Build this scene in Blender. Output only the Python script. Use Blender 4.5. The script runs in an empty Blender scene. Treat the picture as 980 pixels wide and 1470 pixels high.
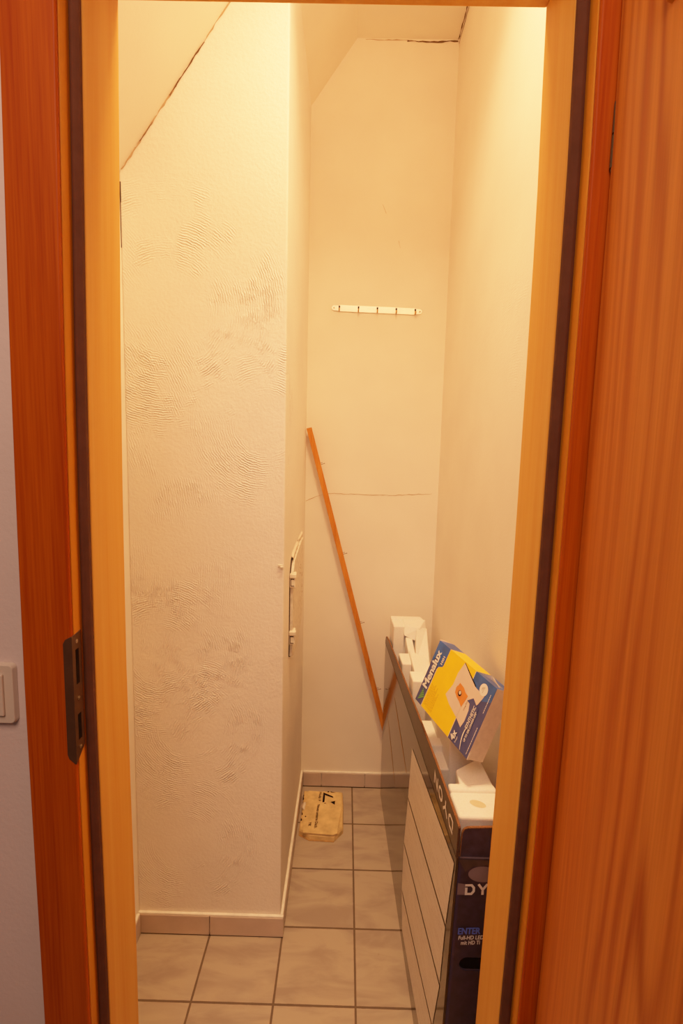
import bpy, bmesh, math, random
from mathutils import Vector, Matrix
random.seed(7)
SC = bpy.context.scene
COL = SC.collection

# ------------------------------------------------------------------ helpers
def link(o, parent=None):
    COL.objects.link(o)
    if parent is not None:
        o.parent = parent
    return o

def tag(o, label=None, cat=None, group=None, kind=None):
    if label: o['label'] = label
    if cat: o['category'] = cat
    if group: o['group'] = group
    if kind: o['kind'] = kind
    return o

def empty(name, loc=(0, 0, 0)):
    o = bpy.data.objects.new(name, None)
    o.empty_display_size = .05
    o.location = loc
    return link(o)

def mesh_obj(name, bm, mats, parent=None, smooth=False, bevel=0, segs=2):
    """bm is in world coordinates; keeps the world place under a parent."""
    bmesh.ops.recalc_face_normals(bm, faces=bm.faces)
    me = bpy.data.meshes.new(name)
    bm.to_mesh(me); bm.free()
    if not isinstance(mats, (list, tuple)): mats = [mats]
    for m in mats: me.materials.append(m)
    if smooth:
        for p in me.polygons: p.use_smooth = True
    o = bpy.data.objects.new(name, me)
    link(o, parent)
    if parent is not None:
        inv = Vector((0, 0, 0)); p = parent
        while p is not None:
            inv += p.location; p = p.parent
        o.location = -inv
    if bevel:
        b = o.modifiers.new('bevel', 'BEVEL'); b.width = bevel; b.segments = segs
        b.limit_method = 'ANGLE'; b.angle_limit = math.radians(40)
    return o

def bm_box(bm, x0, x1, y0, y1, z0, z1, M=None, mi=0):
    vs = [Vector(p) for p in ((x0,y0,z0),(x1,y0,z0),(x1,y1,z0),(x0,y1,z0),(x0,y0,z1),(x1,y0,z1),(x1,y1,z1),(x0,y1,z1))]
    if M is not None: vs = [M @ v for v in vs]
    v = [bm.verts.new(p) for p in vs]
    fs = []
    for f in ((0,3,2,1),(4,5,6,7),(0,1,5,4),(1,2,6,5),(2,3,7,6),(3,0,4,7)):
        fc = bm.faces.new([v[i] for i in f]); fc.material_index = mi; fs.append(fc)
    return fs

def bm_hex(bm, bottom, top):
    """prism from two equally long loops of world points"""
    a = [bm.verts.new(p) for p in bottom]; b = [bm.verts.new(p) for p in top]
    n = len(a)
    bm.faces.new(a[::-1]); bm.faces.new(b)
    for i in range(n):
        bm.faces.new([a[i], a[(i+1) % n], b[(i+1) % n], b[i]])

def bm_cyl(bm, p0, p1, r, n=16, r1=None):
    p0, p1 = Vector(p0), Vector(p1); d = (p1-p0).normalized()
    a = d.orthogonal().normalized(); b = d.cross(a)
    r1 = r if r1 is None else r1
    A = [p0+(a*math.cos(t)+b*math.sin(t))*r for t in [2*math.pi*i/n for i in range(n)]]
    B = [p1+(a*math.cos(t)+b*math.sin(t))*r1 for t in [2*math.pi*i/n for i in range(n)]]
    bm_hex(bm, A, B)

def poly_obj(name, pts, mat, parent, flat=True):
    bm = bmesh.new()
    bm.faces.new([bm.verts.new(p) for p in pts])
    return mesh_obj(name, bm, mat, parent)

def text_mesh(bm, body, O, X, Y, width=None, height=.02, bold=0, shear=0, spacing=1, heavy=0):
    """adds lettering to bm: baseline starts at O, runs along X, letters rise along Y"""
    cu = bpy.data.curves.new('lettering', 'FONT'); cu.body = body; cu.size = 1
    cu.offset = bold; cu.shear = shear; cu.space_character = spacing; cu.resolution_u = 3
    to = bpy.data.objects.new('lettering', cu); COL.objects.link(to)
    dg = bpy.context.evaluated_depsgraph_get(); dg.update()
    me = bpy.data.meshes.new_from_object(to.evaluated_get(dg))
    COL.objects.unlink(to); bpy.data.objects.remove(to)
    xs = [v.co.x for v in me.vertices]; ys = [v.co.y for v in me.vertices]
    x0, x1 = min(xs), max(xs)
    cap = .70
    sy = height/cap; sx = (width/(x1-x0)) if width else sy
    X = Vector(X).normalized(); Y = Vector(Y).normalized(); O = Vector(O)
    shifts = [(0, 0)] if not heavy else [(-heavy, 0), (heavy, 0), (0, heavy*.6), (0, -heavy*.6), (-heavy*.7, heavy*.4), (heavy*.7, -heavy*.4)]
    NN = X.cross(Y)
    for i_, (hx_, hy_) in enumerate(shifts):
        vs = [bm.verts.new(O + NN*(.00009*i_) + X*((v.co.x-x0)*sx+hx_*height) + Y*(v.co.y*sy+hy_*height)) for v in me.vertices]
        for p in me.polygons:
            try: bm.faces.new([vs[i] for i in p.vertices])
            except ValueError: pass
    bpy.data.meshes.remove(me)

# ------------------------------------------------------------------ materials
def new_mat(name):
    m = bpy.data.materials.new(name); m.use_nodes = True
    nt = m.node_tree
    b = nt.nodes['Principled BSDF']
    return m, nt, b

def N(nt, t, **kw):
    n = nt.nodes.new(t)
    for k, v in kw.items():
        if k in n.inputs.keys() if isinstance(k, str) else False: n.inputs[k].default_value = v
        else: setattr(n, k, v)
    return n

def ramp(nt, stops):
    r = nt.nodes.new('ShaderNodeValToRGB')
    e = r.color_ramp.elements
    while len(e) < len(stops): e.new(.5)
    for i, (p, c) in enumerate(stops):
        e[i].position = p; e[i].color = (*c, 1) if len(c) == 3 else c
    return r

def coords(nt, scale=(1, 1, 1), loc=(0, 0, 0)):
    tc = nt.nodes.new('ShaderNodeTexCoord'); mp = nt.nodes.new('ShaderNodeMapping')
    mp.inputs['Scale'].default_value = scale; mp.inputs['Location'].default_value = loc
    nt.links.new(tc.outputs['Object'], mp.inputs['Vector'])
    return mp.outputs['Vector']

def noise(nt, vec, scale, detail=4, rough=.55, dist=0):
    n = nt.nodes.new('ShaderNodeTexNoise')
    n.inputs['Scale'].default_value = scale; n.inputs['Detail'].default_value = detail
    n.inputs['Roughness'].default_value = rough; n.inputs['Distortion'].default_value = dist
    nt.links.new(vec, n.inputs['Vector'])
    return n.outputs['Fac']

def math_n(nt, op, a, b=None, clamp=False):
    n = nt.nodes.new('ShaderNodeMath'); n.operation = op; n.use_clamp = clamp
    for i, v in enumerate((a, b)):
        if v is None: continue
        if isinstance(v, (int, float)): n.inputs[i].default_value = v
        else: nt.links.new(v, n.inputs[i])
    return n.outputs[0]

def mix(nt, fac, a, b, mode='MIX'):
    n = nt.nodes.new('ShaderNodeMix'); n.data_type = 'RGBA'; n.blend_type = mode
    if isinstance(fac, (int, float)): n.inputs[0].default_value = fac
    else: nt.links.new(fac, n.inputs[0])
    for i, v in ((6, a), (7, b)):
        if isinstance(v, tuple): n.inputs[i].default_value = (*v, 1)
        else: nt.links.new(v, n.inputs[i])
    return n.outputs[2]

def bump(nt, h, b, strength=.3, dist=.002):
    n = nt.nodes.new('ShaderNodeBump'); n.inputs['Strength'].default_value = strength
    n.inputs['Distance'].default_value = dist
    nt.links.new(h, n.inputs['Height']); nt.links.new(n.outputs[0], b.inputs['Normal'])

def plain(name, col, rough=.6, metal=0, var=.08, scale=40, coat=0, spec=.5):
    m, nt, b = new_mat(name)
    v = noise(nt, coords(nt), scale)
    d = tuple(max(0, c*(1-var*1.5)) for c in col); l = tuple(c*(1+var) for c in col)
    r = ramp(nt, [(.3, d), (.7, l)])
    nt.links.new(v, r.inputs[0]); nt.links.new(r.outputs[0], b.inputs['Base Color'])
    b.inputs['Roughness'].default_value = rough; b.inputs['Metallic'].default_value = metal
    b.inputs['Coat Weight'].default_value = coat; b.inputs['Coat Roughness'].default_value = .1
    b.inputs['Specular IOR Level'].default_value = spec
    return m

def plaster(name, col, swirl=0.0, centers=(), strength=.35, stain=.08):
    m, nt, b = new_mat(name)
    vec = coords(nt)
    big = noise(nt, vec, 3.0, 3)
    fine = noise(nt, vec, 130, 5, .62)
    mid = noise(nt, vec, 22, 4, .55)
    dark = tuple(c*(1-stain) for c in col)
    r = ramp(nt, [(.35, dark), (.65, col)])
    nt.links.new(big, r.inputs[0])
    nt.links.new(r.outputs[0], b.inputs['Base Color'])
    b.inputs['Roughness'].default_value = .75
    h = math_n(nt, 'ADD', math_n(nt, 'MULTIPLY', fine, .34), math_n(nt, 'MULTIPLY', mid, .35))
    for (cx, cy, cz, r0, r1, amp) in centers:        # trowel strokes: broken arcs between two radii
        w = nt.nodes.new('ShaderNodeTexWave'); w.wave_type = 'RINGS'; w.rings_direction = 'SPHERICAL'
        v2 = coords(nt, (1, 1, 1), (-cx, -cy, -cz))
        nt.links.new(v2, w.inputs['Vector'])
        w.inputs['Scale'].default_value = 56; w.inputs['Distortion'].default_value = 7
        w.inputs['Detail'].default_value = 4; w.inputs['Detail Scale'].default_value = 1.1; w.inputs['Detail Roughness'].default_value = .6
        ln = nt.nodes.new('ShaderNodeVectorMath'); ln.operation = 'LENGTH'; nt.links.new(v2, ln.inputs[0])
        def edge(u0, u1):
            mr = nt.nodes.new('ShaderNodeMapRange'); mr.interpolation_type = 'SMOOTHSTEP'
            mr.inputs['From Min'].default_value = u0; mr.inputs['From Max'].default_value = u1
            nt.links.new(ln.outputs['Value'], mr.inputs['Value']); return mr.outputs[0]
        band = math_n(nt, 'MULTIPLY', edge(r0*.8, r0*1.15), edge(r1*1.1, r1*.85))
        msk = ramp(nt, [(.47, (0, 0, 0)), (.62, (1, 1, 1))])
        nt.links.new(noise(nt, v2, 7, 3), msk.inputs[0])
        brk = ramp(nt, [(.40, (.15, .15, .15)), (.60, (1, 1, 1))])
        nt.links.new(noise(nt, v2, 34, 3), brk.inputs[0])
        k = math_n(nt, 'MULTIPLY', math_n(nt, 'MULTIPLY', w.outputs['Fac'], band), math_n(nt, 'MULTIPLY', msk.outputs[0], brk.outputs[0]))
        h = math_n(nt, 'ADD', h, math_n(nt, 'MULTIPLY', k, amp))
    bump(nt, h, b, strength, .004)
    return m

def wood(name, light, dark, grain=26, stretch=.9, fine=150, rough=.45, coat=.0, contrast=(.38, .66), fine_amt=.35, axis='xy', seed=0):
    """vertical grain along z"""
    m, nt, b = new_mat(name)
    v1 = coords(nt, (1, 1, stretch/grain), (seed*3.1, seed*1.7, seed))
    n1 = noise(nt, v1, grain, 3, .5, .25)
    v2 = coords(nt, (1, 1, .02), (seed, 2.2, 0))
    n2 = noise(nt, v2, fine, 3, .6)
    r = ramp(nt, [(contrast[0], light), (contrast[1], dark)])
    s = math_n(nt, 'ADD', math_n(nt, 'MULTIPLY', n1, 1-fine_amt), math_n(nt, 'MULTIPLY', n2, fine_amt))
    nt.links.new(s, r.inputs[0])
    nt.links.new(r.outputs[0], b.inputs['Base Color'])
    b.inputs['Roughness'].default_value = rough; b.inputs['Specular IOR Level'].default_value = .12
    b.inputs['Coat Weight'].default_value = coat; b.inputs['Coat Roughness'].default_value = .25
    bump(nt, n2, b, .08, .001)
    return m

def door_wood(name):
    m, nt, b = new_mat(name)
    # plank-wide drift, wavy pine rings running up the leaf, fine pores
    drift = noise(nt, coords(nt, (1, 1, .12)), 5, 2)
    wob = noise(nt, coords(nt, (1, 1, .11), (4, 1, 0)), 7.5, 2, .45)
    tc = coords(nt)
    sep = nt.nodes.new('ShaderNodeSeparateXYZ'); nt.links.new(tc, sep.inputs[0])
    ph = math_n(nt, 'ADD', math_n(nt, 'MULTIPLY', sep.outputs['Y'], 250), math_n(nt, 'MULTIPLY', wob, 60))
    rings = math_n(nt, 'ADD', math_n(nt, 'MULTIPLY', math_n(nt, 'SINE', ph), .5), .5)
    rings = math_n(nt, 'POWER', rings, 1.7)
    amp = noise(nt, coords(nt, (1, 1, .1), (9, 3, 1)), 9, 2)
    ar = ramp(nt, [(.38, (0.12,)*3), (.66, (1,)*3)]); nt.links.new(amp, ar.inputs[0])
    rings = math_n(nt, 'MULTIPLY', rings, ar.outputs[0])
    pores = noise(nt, coords(nt, (1, 1, .015)), 240, 3, .6)
    base = ramp(nt, [(.3, (.74, .270, .045)), (.7, (.60, .160, .016))]); nt.links.new(drift, base.inputs[0])
    c = mix(nt, math_n(nt, 'MULTIPLY', rings, .85), base.outputs[0], (.34, .055, .004))
    pr = ramp(nt, [(.35, (.80, .76, .72)), (.65, (1, 1, 1))]); nt.links.new(pores, pr.inputs[0])
    c = mix(nt, .75, c, pr.outputs[0], 'MULTIPLY')
    nt.links.new(c, b.inputs['Base Color'])
    b.inputs['Roughness'].default_value = .42; b.inputs['Specular IOR Level'].default_value = .15
    bump(nt, pores, b, .08, .001)
    return m

def tile_mat(name, ox, oy, T, g):
    m, nt, b = new_mat(name)
    vec = coords(nt)
    sep = nt.nodes.new('ShaderNodeSeparateXYZ'); nt.links.new(vec, sep.inputs[0])
    def line(sock, off):
        f = math_n(nt, 'PINGPONG', math_n(nt, 'SUBTRACT', sock, off), T/2)
        w = math_n(nt, 'ADD', f, math_n(nt, 'MULTIPLY', math_n(nt, 'SUBTRACT', noise(nt, vec, 60, 2), .5), .0012))
        return math_n(nt, 'LESS_THAN', w, g/2)
    gr = math_n(nt, 'MAXIMUM', line(sep.outputs['X'], ox), line(sep.outputs['Y'], oy))
    # per-tile shade and diagonal marbling
    ix = math_n(nt, 'FLOOR', math_n(nt, 'DIVIDE', math_n(nt, 'SUBTRACT', sep.outputs['X'], ox), T))
    iy = math_n(nt, 'FLOOR', math_n(nt, 'DIVIDE', math_n(nt, 'SUBTRACT', sep.outputs['Y'], oy), T))
    cmb = nt.nodes.new('ShaderNodeCombineXYZ'); nt.links.new(ix, cmb.inputs[0]); nt.links.new(iy, cmb.inputs[1])
    wn = nt.nodes.new('ShaderNodeTexWhiteNoise'); wn.noise_dimensions = '2D'; nt.links.new(cmb.outputs[0], wn.inputs['Vector'])
    ad = nt.nodes.new('ShaderNodeVectorMath'); ad.operation = 'MULTIPLY_ADD'
    nt.links.new(cmb.outputs[0], ad.inputs[0]); ad.inputs[1].default_value = (3.3, 5.1, 0)
    rot = nt.nodes.new('ShaderNodeMapping'); rot.inputs['Rotation'].default_value = (0, 0, .75); rot.inputs['Scale'].default_value = (1, 3.2, 1)
    nt.links.new(vec, rot.inputs['Vector']); nt.links.new(rot.outputs[0], ad.inputs[2])
    vein = noise(nt, ad.outputs[0], 5.5, 4, .55, .6)
    vr = ramp(nt, [(.36, (.28, .235, .195)), (.56, (.39, .335, .26))]); nt.links.new(vein, vr.inputs[0])
    shade = mix(nt, math_n(nt, 'MULTIPLY', wn.outputs['Value'], .18), vr.outputs[0], (.29, .245, .20))
    sp = ramp(nt, [(.70, (1, 1, 1)), (.76, (.75, .70, .64))]); nt.links.new(noise(nt, vec, 55, 3), sp.inputs[0])
    shade = mix(nt, .5, shade, sp.outputs[0], 'MULTIPLY')
    c = mix(nt, gr, shade, (.10, .072, .052))
    nt.links.new(c, b.inputs['Base Color'])
    rr = math_n(nt, 'ADD', math_n(nt, 'MULTIPLY', gr, .4), .38); nt.links.new(rr, b.inputs['Roughness'])
    bump(nt, math_n(nt, 'SUBTRACT', 1, gr), b, .5, .0015)
    return m

WALL = (.86, .82, .74)
PF_ = 1.2324
M = {}
M['pillar'] = plaster('plaster_trowelled', WALL, centers=[(-.44, PF_, 1.66, .11, .29, .75), (-1.35, PF_, 1.05, .80, 1.10, .6), (-.20, PF_, 1.40, .08, .2, .5),
                      (-.47, PF_, .80, .08, .23, .8), (-.40, PF_, .60, .08, .20, .8), (-.42, PF_, .27, .08, .20, .7)], strength=.8)
M['wall'] = plaster('plaster_smooth', (.86, .81, .70), strength=.22)
M['wallR'] = plaster('plaster_right', (.86, .81, .71), centers=[(.3461, 1.1, 1.2, .15, .5, .3)], strength=.3)
M['slope'] = plaster('plaster_slope', (.84, .785, .66), strength=.2)
M['hall'] = plaster('hall_paint', (.75, .66, .66), strength=.35)
M['floor'] = tile_mat('floor_tiles', .0554, 1.2578, .2, .0054)
M['skirt'] = plain('skirting_tile', (.54, .45, .38), .4, var=.07, scale=14)
M['caulk'] = plain('skirting_caulk', (.84, .80, .70), .7)
M['dark'] = plain('dark_gap', (.03, .02, .014), .9)
M['crack'] = plain('crack_dark', (.10, .055, .02), .9)  # dark brown of the wider cracks and the lath nails
M['crack2'] = plain('crack_fine', (.42, .30, .17), .9)
M['casing'] = wood('casing_red_pine', (.50, .092, .004), (.33, .042, .0015), grain=55, stretch=2.2, fine=320, rough=.5, fine_amt=.5)
M['rebate'] = wood('rebate_pine', (.72, .285, .025), (.62, .20, .014), grain=40, stretch=2, rough=.4)
M['lining'] = wood('lining_pine', (.76, .40, .080), (.66, .29, .042), grain=42, stretch=1.2, fine=260, rough=.5, fine_amt=.3, contrast=(.3, .72))
M['door'] = door_wood('door_pine')
M['seal'] = plain('rubber_seal', (.105, .042, .024), .9, spec=.15)
M['bronze'] = plain('bronze_plate', (.10, .050, .026), .45, metal=.35, spec=.3)
M['screw'] = plain('screw_metal', (.45, .36, .26), .35, metal=1)
M['steel'] = plain('polished_rail', (.95, .91, .83), .22, metal=.85, var=.03)
M['brass'] = plain('brass_hook', (.42, .24, .06), .35, metal=.9)
M['switch'] = plain('switch_plastic', (.66, .60, .52), .35, var=.02)
M['lath'] = wood('lath_wood', (.60, .225, .040), (.44, .135, .018), grain=60, stretch=1.5, rough=.45)
M['hatch'] = plain('hatch_paint', (.74, .68, .56), .6, var=.16, scale=70)
M['hinge_paint'] = plain('latch_paint', (.76, .69, .56), .6)
M['foam'] = None
def foam_mat():
    m, nt, b = new_mat('expanded_foam')
    v = nt.nodes.new('ShaderNodeTexVoronoi'); v.inputs['Scale'].default_value = 260
    nt.links.new(coords(nt), v.inputs['Vector'])
    r = ramp(nt, [(.0, (.90, .88, .83)), (.8, (.84, .82, .77))]); nt.links.new(v.outputs['Distance'], r.inputs[0])
    nt.links.new(r.outputs[0], b.inputs['Base Color']); b.inputs['Roughness'].default_value = .8
    b.inputs['Subsurface Weight'].default_value = .15; b.inputs['Subsurface Scale'].default_value = .01
    bump(nt, v.outputs['Distance'], b, .15, .001)
    return m
M['foam'] = foam_mat()
def glossy_print():
    m, nt, b = new_mat('glossy_carton_print')
    vec = coords(nt, (1, 1.0, .35))
    n1 = noise(nt, vec, 14, 3)
    r = ramp(nt, [(.35, (.018, .014, .010)), (.70, (.050, .040, .026))]); nt.links.new(n1, r.inputs[0])
    nt.links.new(r.outputs[0], b.inputs['Base Color'])
    b.inputs['Roughness'].default_value = .09; b.inputs['IOR'].default_value = 1.5
    bump(nt, noise(nt, coords(nt, (1, 1, .3)), 9, 2), b, .03, .004)
    return m
M['gloss'] = glossy_print()
M['print_dark'] = plain('dark_carton_print', (.030, .023, .046), .40, var=.25, scale=60)
M['print_flap'] = plain('flap_print', (.050, .038, .027), .36, var=.15, scale=30)
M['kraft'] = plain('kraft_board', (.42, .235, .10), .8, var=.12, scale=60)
M['corr'] = plain('corrugated_edge', (.17, .070, .022), .85, var=.35, scale=420)
def spec_mat():
    m, nt, b = new_mat('spec_sheet_print')
    vec = coords(nt)
    sep = nt.nodes.new('ShaderNodeSeparateXYZ'); nt.links.new(vec, sep.inputs[0])
    zz = math_n(nt, 'ADD', sep.outputs['Z'], math_n(nt, 'MULTIPLY', sep.outputs['Y'], .11))
    row = math_n(nt, 'PINGPONG', zz, .0045)
    rows = math_n(nt, 'LESS_THAN', row, .0019)
    blk = ramp(nt, [(.50, (0, 0, 0)), (.52, (1, 1, 1))]); nt.links.new(noise(nt, coords(nt, (1, 1, 22), (0, .3, 0)), 9, 1), blk.inputs[0])
    wrd = ramp(nt, [(.45, (0, 0, 0)), (.47, (1, 1, 1))]); nt.links.new(noise(nt, coords(nt, (1, 1, 2)), 260, 1), wrd.inputs[0])
    k = math_n(nt, 'MULTIPLY', math_n(nt, 'MULTIPLY', rows, blk.outputs[0]), wrd.outputs[0])
    c = mix(nt, math_n(nt, 'MULTIPLY', k, .5), (.66, .62, .56), (.30, .26, .22))
    nt.links.new(c, b.inputs['Base Color']); b.inputs['Roughness'].default_value = .32
    b.inputs['Specular IOR Level'].default_value = .3
    return m
M['spec'] = spec_mat()
M['white_ink'] = plain('white_ink', (.80, .77, .72), .5, var=.02)
M['mauve_ink'] = plain('mauve_ink', (.19, .15, .18), .45)
M['blue_ink'] = plain('blue_ink', (.085, .165, .72), .45, var=.03)
M['dim_ink'] = plain('dim_ink', (.17, .12, .08), .5)
M['navy'] = plain('navy_print', (.045, .060, .20), .38, var=.06)
M['sky'] = plain('sky_blue_print', (.028, .105, .40), .38, var=.25, scale=28)
M['yellow'] = plain('yellow_print', (.93, .57, .002), .38, var=.03)
M['yellow_dim'] = plain('yellow_small_print', (.60, .34, .01), .5)
M['bagpaper'] = plain('dust_bag_print', (.72, .56, .47), .5, var=.05, scale=20)
M['orange'] = plain('orange_print', (.74, .22, .035), .45)
M['black'] = plain('black_print', (.010, .008, .008), .9, spec=.08)
M['green'] = plain('green_print', (.12, .36, .08), .45)
M['board'] = plain('grey_board', (.60, .50, .43), .75, var=.06, scale=90)
M['pouch'] = plain('pouch_cardboard', (.68, .47, .20), .75, var=.20, scale=26)
M['pouch_edge'] = plain('pouch_edge', (.45, .26, .09), .85, var=.25, scale=60)
M['pale'] = plain('pale_film', (.72, .62, .48), .35)

# ------------------------------------------------------------------ key dimensions (metres, camera stands at x=0, y=0)
PF, PR, PL, BK, RW, CZ = 1.2324, -.1505, -.5424, 1.8621, .3461, 2.7256
SZ, ST = 1.9648, 1.3974
zs = lambda x: SZ + (x-PL)*ST
XS = PL + (CZ-SZ)/ST
FLOOR0 = -.9

# ------------------------------------------------------------------ setting
def struct(name, bm, mats, label, cat, parent=None, **kw):
    o = mesh_obj(name, bm, mats, parent, **kw)
    if parent is None: tag(o, label, cat, kind='structure')
    return o

bm = bmesh.new(); bm_box(bm, -1.3, 1.1, FLOOR0, BK+.1, -.06, 0)
struct('floor', bm, M['floor'], 'beige marbled square floor tiles with grey grout lines', 'floor')
bm = bmesh.new(); bm_box(bm, PL-.2, RW+.1, BK, BK+.1, 0, 3.0)
wback = struct('wall_back', bm, M['wall'], 'smooth cream back wall of the closet behind the hook rail', 'wall')
bm = bmesh.new(); bm_box(bm, RW, RW+.1, .749, BK, 0, 3.0)
wright = struct('wall_right', bm, M['wallR'], 'cream plaster side wall right of the closet', 'wall')
bm = bmesh.new(); bm_box(bm, PL-.106, PL+.0005, .749, PF+.02, 0, 2.4)
struct('wall_left', bm, M['wall'], 'narrow strip of cream closet wall beside the left door lining', 'wall')
# pillar: section cut by the slope
sec = [(PL, 0), (PR, 0), (PR, zs(PR)+.02), (PL, zs(PL)+.02)]
bm = bmesh.new()
bm_hex(bm, [(x, PF, z) for x, z in sec], [(x, BK, z) for x, z in sec])
wp = struct('wall_pillar', bm, M['pillar'], 'broad cream pillar with swirled trowel marks under the sloping ceiling', 'wall', bevel=.004, segs=3)
# dark slit where the pillar leaves the left wall, just under the slope
bm = bmesh.new(); bm_box(bm, PL-.001, PL+.0035, PF-.0006, PF+.004, 1.900, 1.945)
bm_box(bm, PL-.001, PL+.0022, PF-.0006, PF+.004, 1.80, 1.900)
mesh_obj('gap', bm, M['dark'], wp)
# ceilings
bm = bmesh.new()
p = [(PL-.2, zs(PL-.2)), (XS, CZ), (XS-.04, CZ+.10), (PL-.24, zs(PL-.2)+.1)]
bm_hex(bm, [(x, .76, z) for x, z in p], [(x, BK, z) for x, z in p])
cslope = struct('ceiling_slope', bm, M['slope'], 'sloping cream underside of the stairs above the pillar', 'ceiling')
bm = bmesh.new(); bm_box(bm, XS-.02, RW+.1, .76, BK, CZ, CZ+.1)
cflat = struct('ceiling', bm, M['slope'], 'flat strip of cream ceiling at the top of the closet', 'ceiling')
# front wall with the door opening (hall side painted cool white)
OL, OR, OT = -.374, .300, 1.985
outer = [(-1.3, 0), (OL, 0), (OL, OT), (OR, OT), (OR, 0), (1.1, 0), (1.1, 3.0), (-1.3, 3.0)]
bm = bmesh.new()
bm_box(bm, -1.3, OL, .637, .748, 0, 3.0); bm_box(bm, OR, 1.1, .637, .748, 0, 3.0); bm_box(bm, OL, OR, .637, .748, OT, 3.0)
struct('wall_front', bm, M['hall'], 'pale lilac hallway wall around the door frame with the light switch', 'wall')

# cracks as thin ragged ribbons, children of the wall they run on
def ribbon(name, pts, n, w, mat, parent, jag=.003, lift=.0008):
    """pts: polyline in world space; n: surface normal; width w"""
    n = Vector(n).normalized(); dense = []
    for a, b in zip(pts[:-1], pts[1:]):
        a, b = Vector(a), Vector(b); k = max(2, int((b-a).length/.012))
        for i in range(k): dense.append(a.lerp(b, i/k))
    dense.append(Vector(pts[-1]))
    bm = bmesh.new(); prev = None
    for i, q in enumerate(dense):
        t = (dense[min(i+1, len(dense)-1)]-dense[max(i-1, 0)]).normalized()
        s = n.cross(t).normalized()
        c = q + n*lift + s*random.uniform(-jag, jag)
        ww = w*random.uniform(.25, 1.1)
        cur = (bm.verts.new(c+s*ww/2), bm.verts.new(c-s*ww/2))
        if prev: bm.faces.new([prev[0], prev[1], cur[1], cur[0]])
        prev = cur
    return mesh_obj(name, bm, mat, parent)
ribbon('crack', [(.03, BK, CZ-.004), (.12, BK, CZ-.004), (.2, BK, CZ-.006)], (0, -1, 0), .0035, M['crack2'], wback, .0015)
ribbon('crack', [(.17, BK, CZ-.006), (.26, BK, CZ-.009), (RW-.004, BK, CZ-.004)], (0, -1, 0), .0075, M['crack'], wback, .0014)
ribbon('crack', [(RW, BK-.002, CZ-.012), (RW, 1.70, CZ-.006), (RW, 1.3, CZ-.006)], (-1, 0, 0), .007, M['crack'], wright, .0015)
ribbon('crack', [(RW-.004, BK-.002, CZ), (RW-.004, 1.70, CZ), (RW-.003, 1.3, CZ)], (0, 0, -1), .004, M['crack'], cflat, .0012)
ribbon('crack', [(PR+.002, BK, 1.150), (-.11, BK, 1.168), (-.0673, BK, 1.1813), (.02, BK, 1.180), (.1155, BK, 1.178), (.2, BK, 1.181), (.3236, BK, 1.188)], (0, -1, 0), .0022, M['crack2'], wback, .0018)
a, b_ = (PL+.006, PF, zs(PL+.006)-.002), (-.26, PF, zs(-.26)-.002)
ribbon('crack', [a, b_], (0, -1, 0), .0050, M['crack2'], wp, .0015)
ribbon('crack', [(PL+.12, PF, zs(PL+.12)-.003), (PL+.20, PF, zs(PL+.20)-.003)], (0, -1, 0), .0036, M['crack'], wp, .0012, .0014)
ribbon('crack', [(PL+.05, PF, zs(PL+.05)-.003), (PL+.08, PF, zs(PL+.08)-.003)], (0, -1, 0), .0030, M['crack'], wp, .0012, .0014)
# scratches on the back wall
ribbon('scratch', [(.105, BK, 2.20), (.118, BK, 2.17)], (0, -1, 0), .0016, M['crack2'], wback, .0006)
ribbon('scratch', [(.165, BK, 2.08), (.172, BK, 2.055)], (0, -1, 0), .0014, M['crack2'], wback, .0006)
for (x, z) in ((.03, .95), (.06, .87), (.035, .52), (-.03, .53), (-.12, .58), (.0, .47)):
    bm = bmesh.new(); bmesh.ops.create_uvsphere(bm, u_segments=8, v_segments=6, radius=.0022)
    bmesh.ops.scale(bm, verts=bm.verts, vec=(1, .4, 1)); bmesh.ops.translate(bm, verts=bm.verts, vec=(x, BK-.0005, z))
    mesh_obj('plaster_lump', bm, M['wall'], wback, smooth=True)
# small chip of loose plaster on the pillar's edge
bm = bmesh.new(); bm_box(bm, -.166, -.154, PF-.004, PF-.0002, 1.043, 1.050)
bm_box(bm, -.160, -.152, PF-.006, PF-.0002, 1.040, 1.046)
mesh_obj('plaster_chip', bm, M['hinge_paint'], wp, bevel=.0015)

# skirting tiles with a pale bead of filler on top
def skirting(name, pieces, bead, joint, label):
    bm = bmesh.new()
    for pc in pieces: bm_box(bm, *pc)
    o = struct(name, bm, M['skirt'], label, 'skirting', bevel=.0015)
    bm = bmesh.new(); bm_box(bm, *bead); mesh_obj('filler_bead', bm, M['caulk'], o, bevel=.0015)
    bm = bmesh.new(); bm_box(bm, *joint); mesh_obj('open_joint', bm, M['dark'], o)  # dark strip filling the open joint under the tiles
    return o
BH = .060
xj = .0554-.4
skirting('baseboard_pillar', [(PL+.001, xj-.001, PF-.0085, PF, .003, BH), (xj+.001, PR+.009, PF-.0085, PF, .003, BH)],
         (PL+.001, PR+.009, PF-.0075, PF, BH-.001, BH+.005), (PL+.002, PR+.008, PF-.0065, PF, .0002, .004), 'beige tile skirting along the foot of the pillar front')
skirting('baseboard_side', [(PR, PR+.0085, PF+.0005, 1.45, .003, BH), (PR, PR+.0085, 1.452, 1.652, .003, BH), (PR, PR+.0085, 1.654, BK-.0005, .003, BH)],
         (PR, PR+.0075, PF+.0005, BK-.001, BH-.001, BH+.005), (PR, PR+.0065, PF+.001, BK-.001, .0002, .004), 'beige tile skirting running back along the pillar side')
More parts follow.
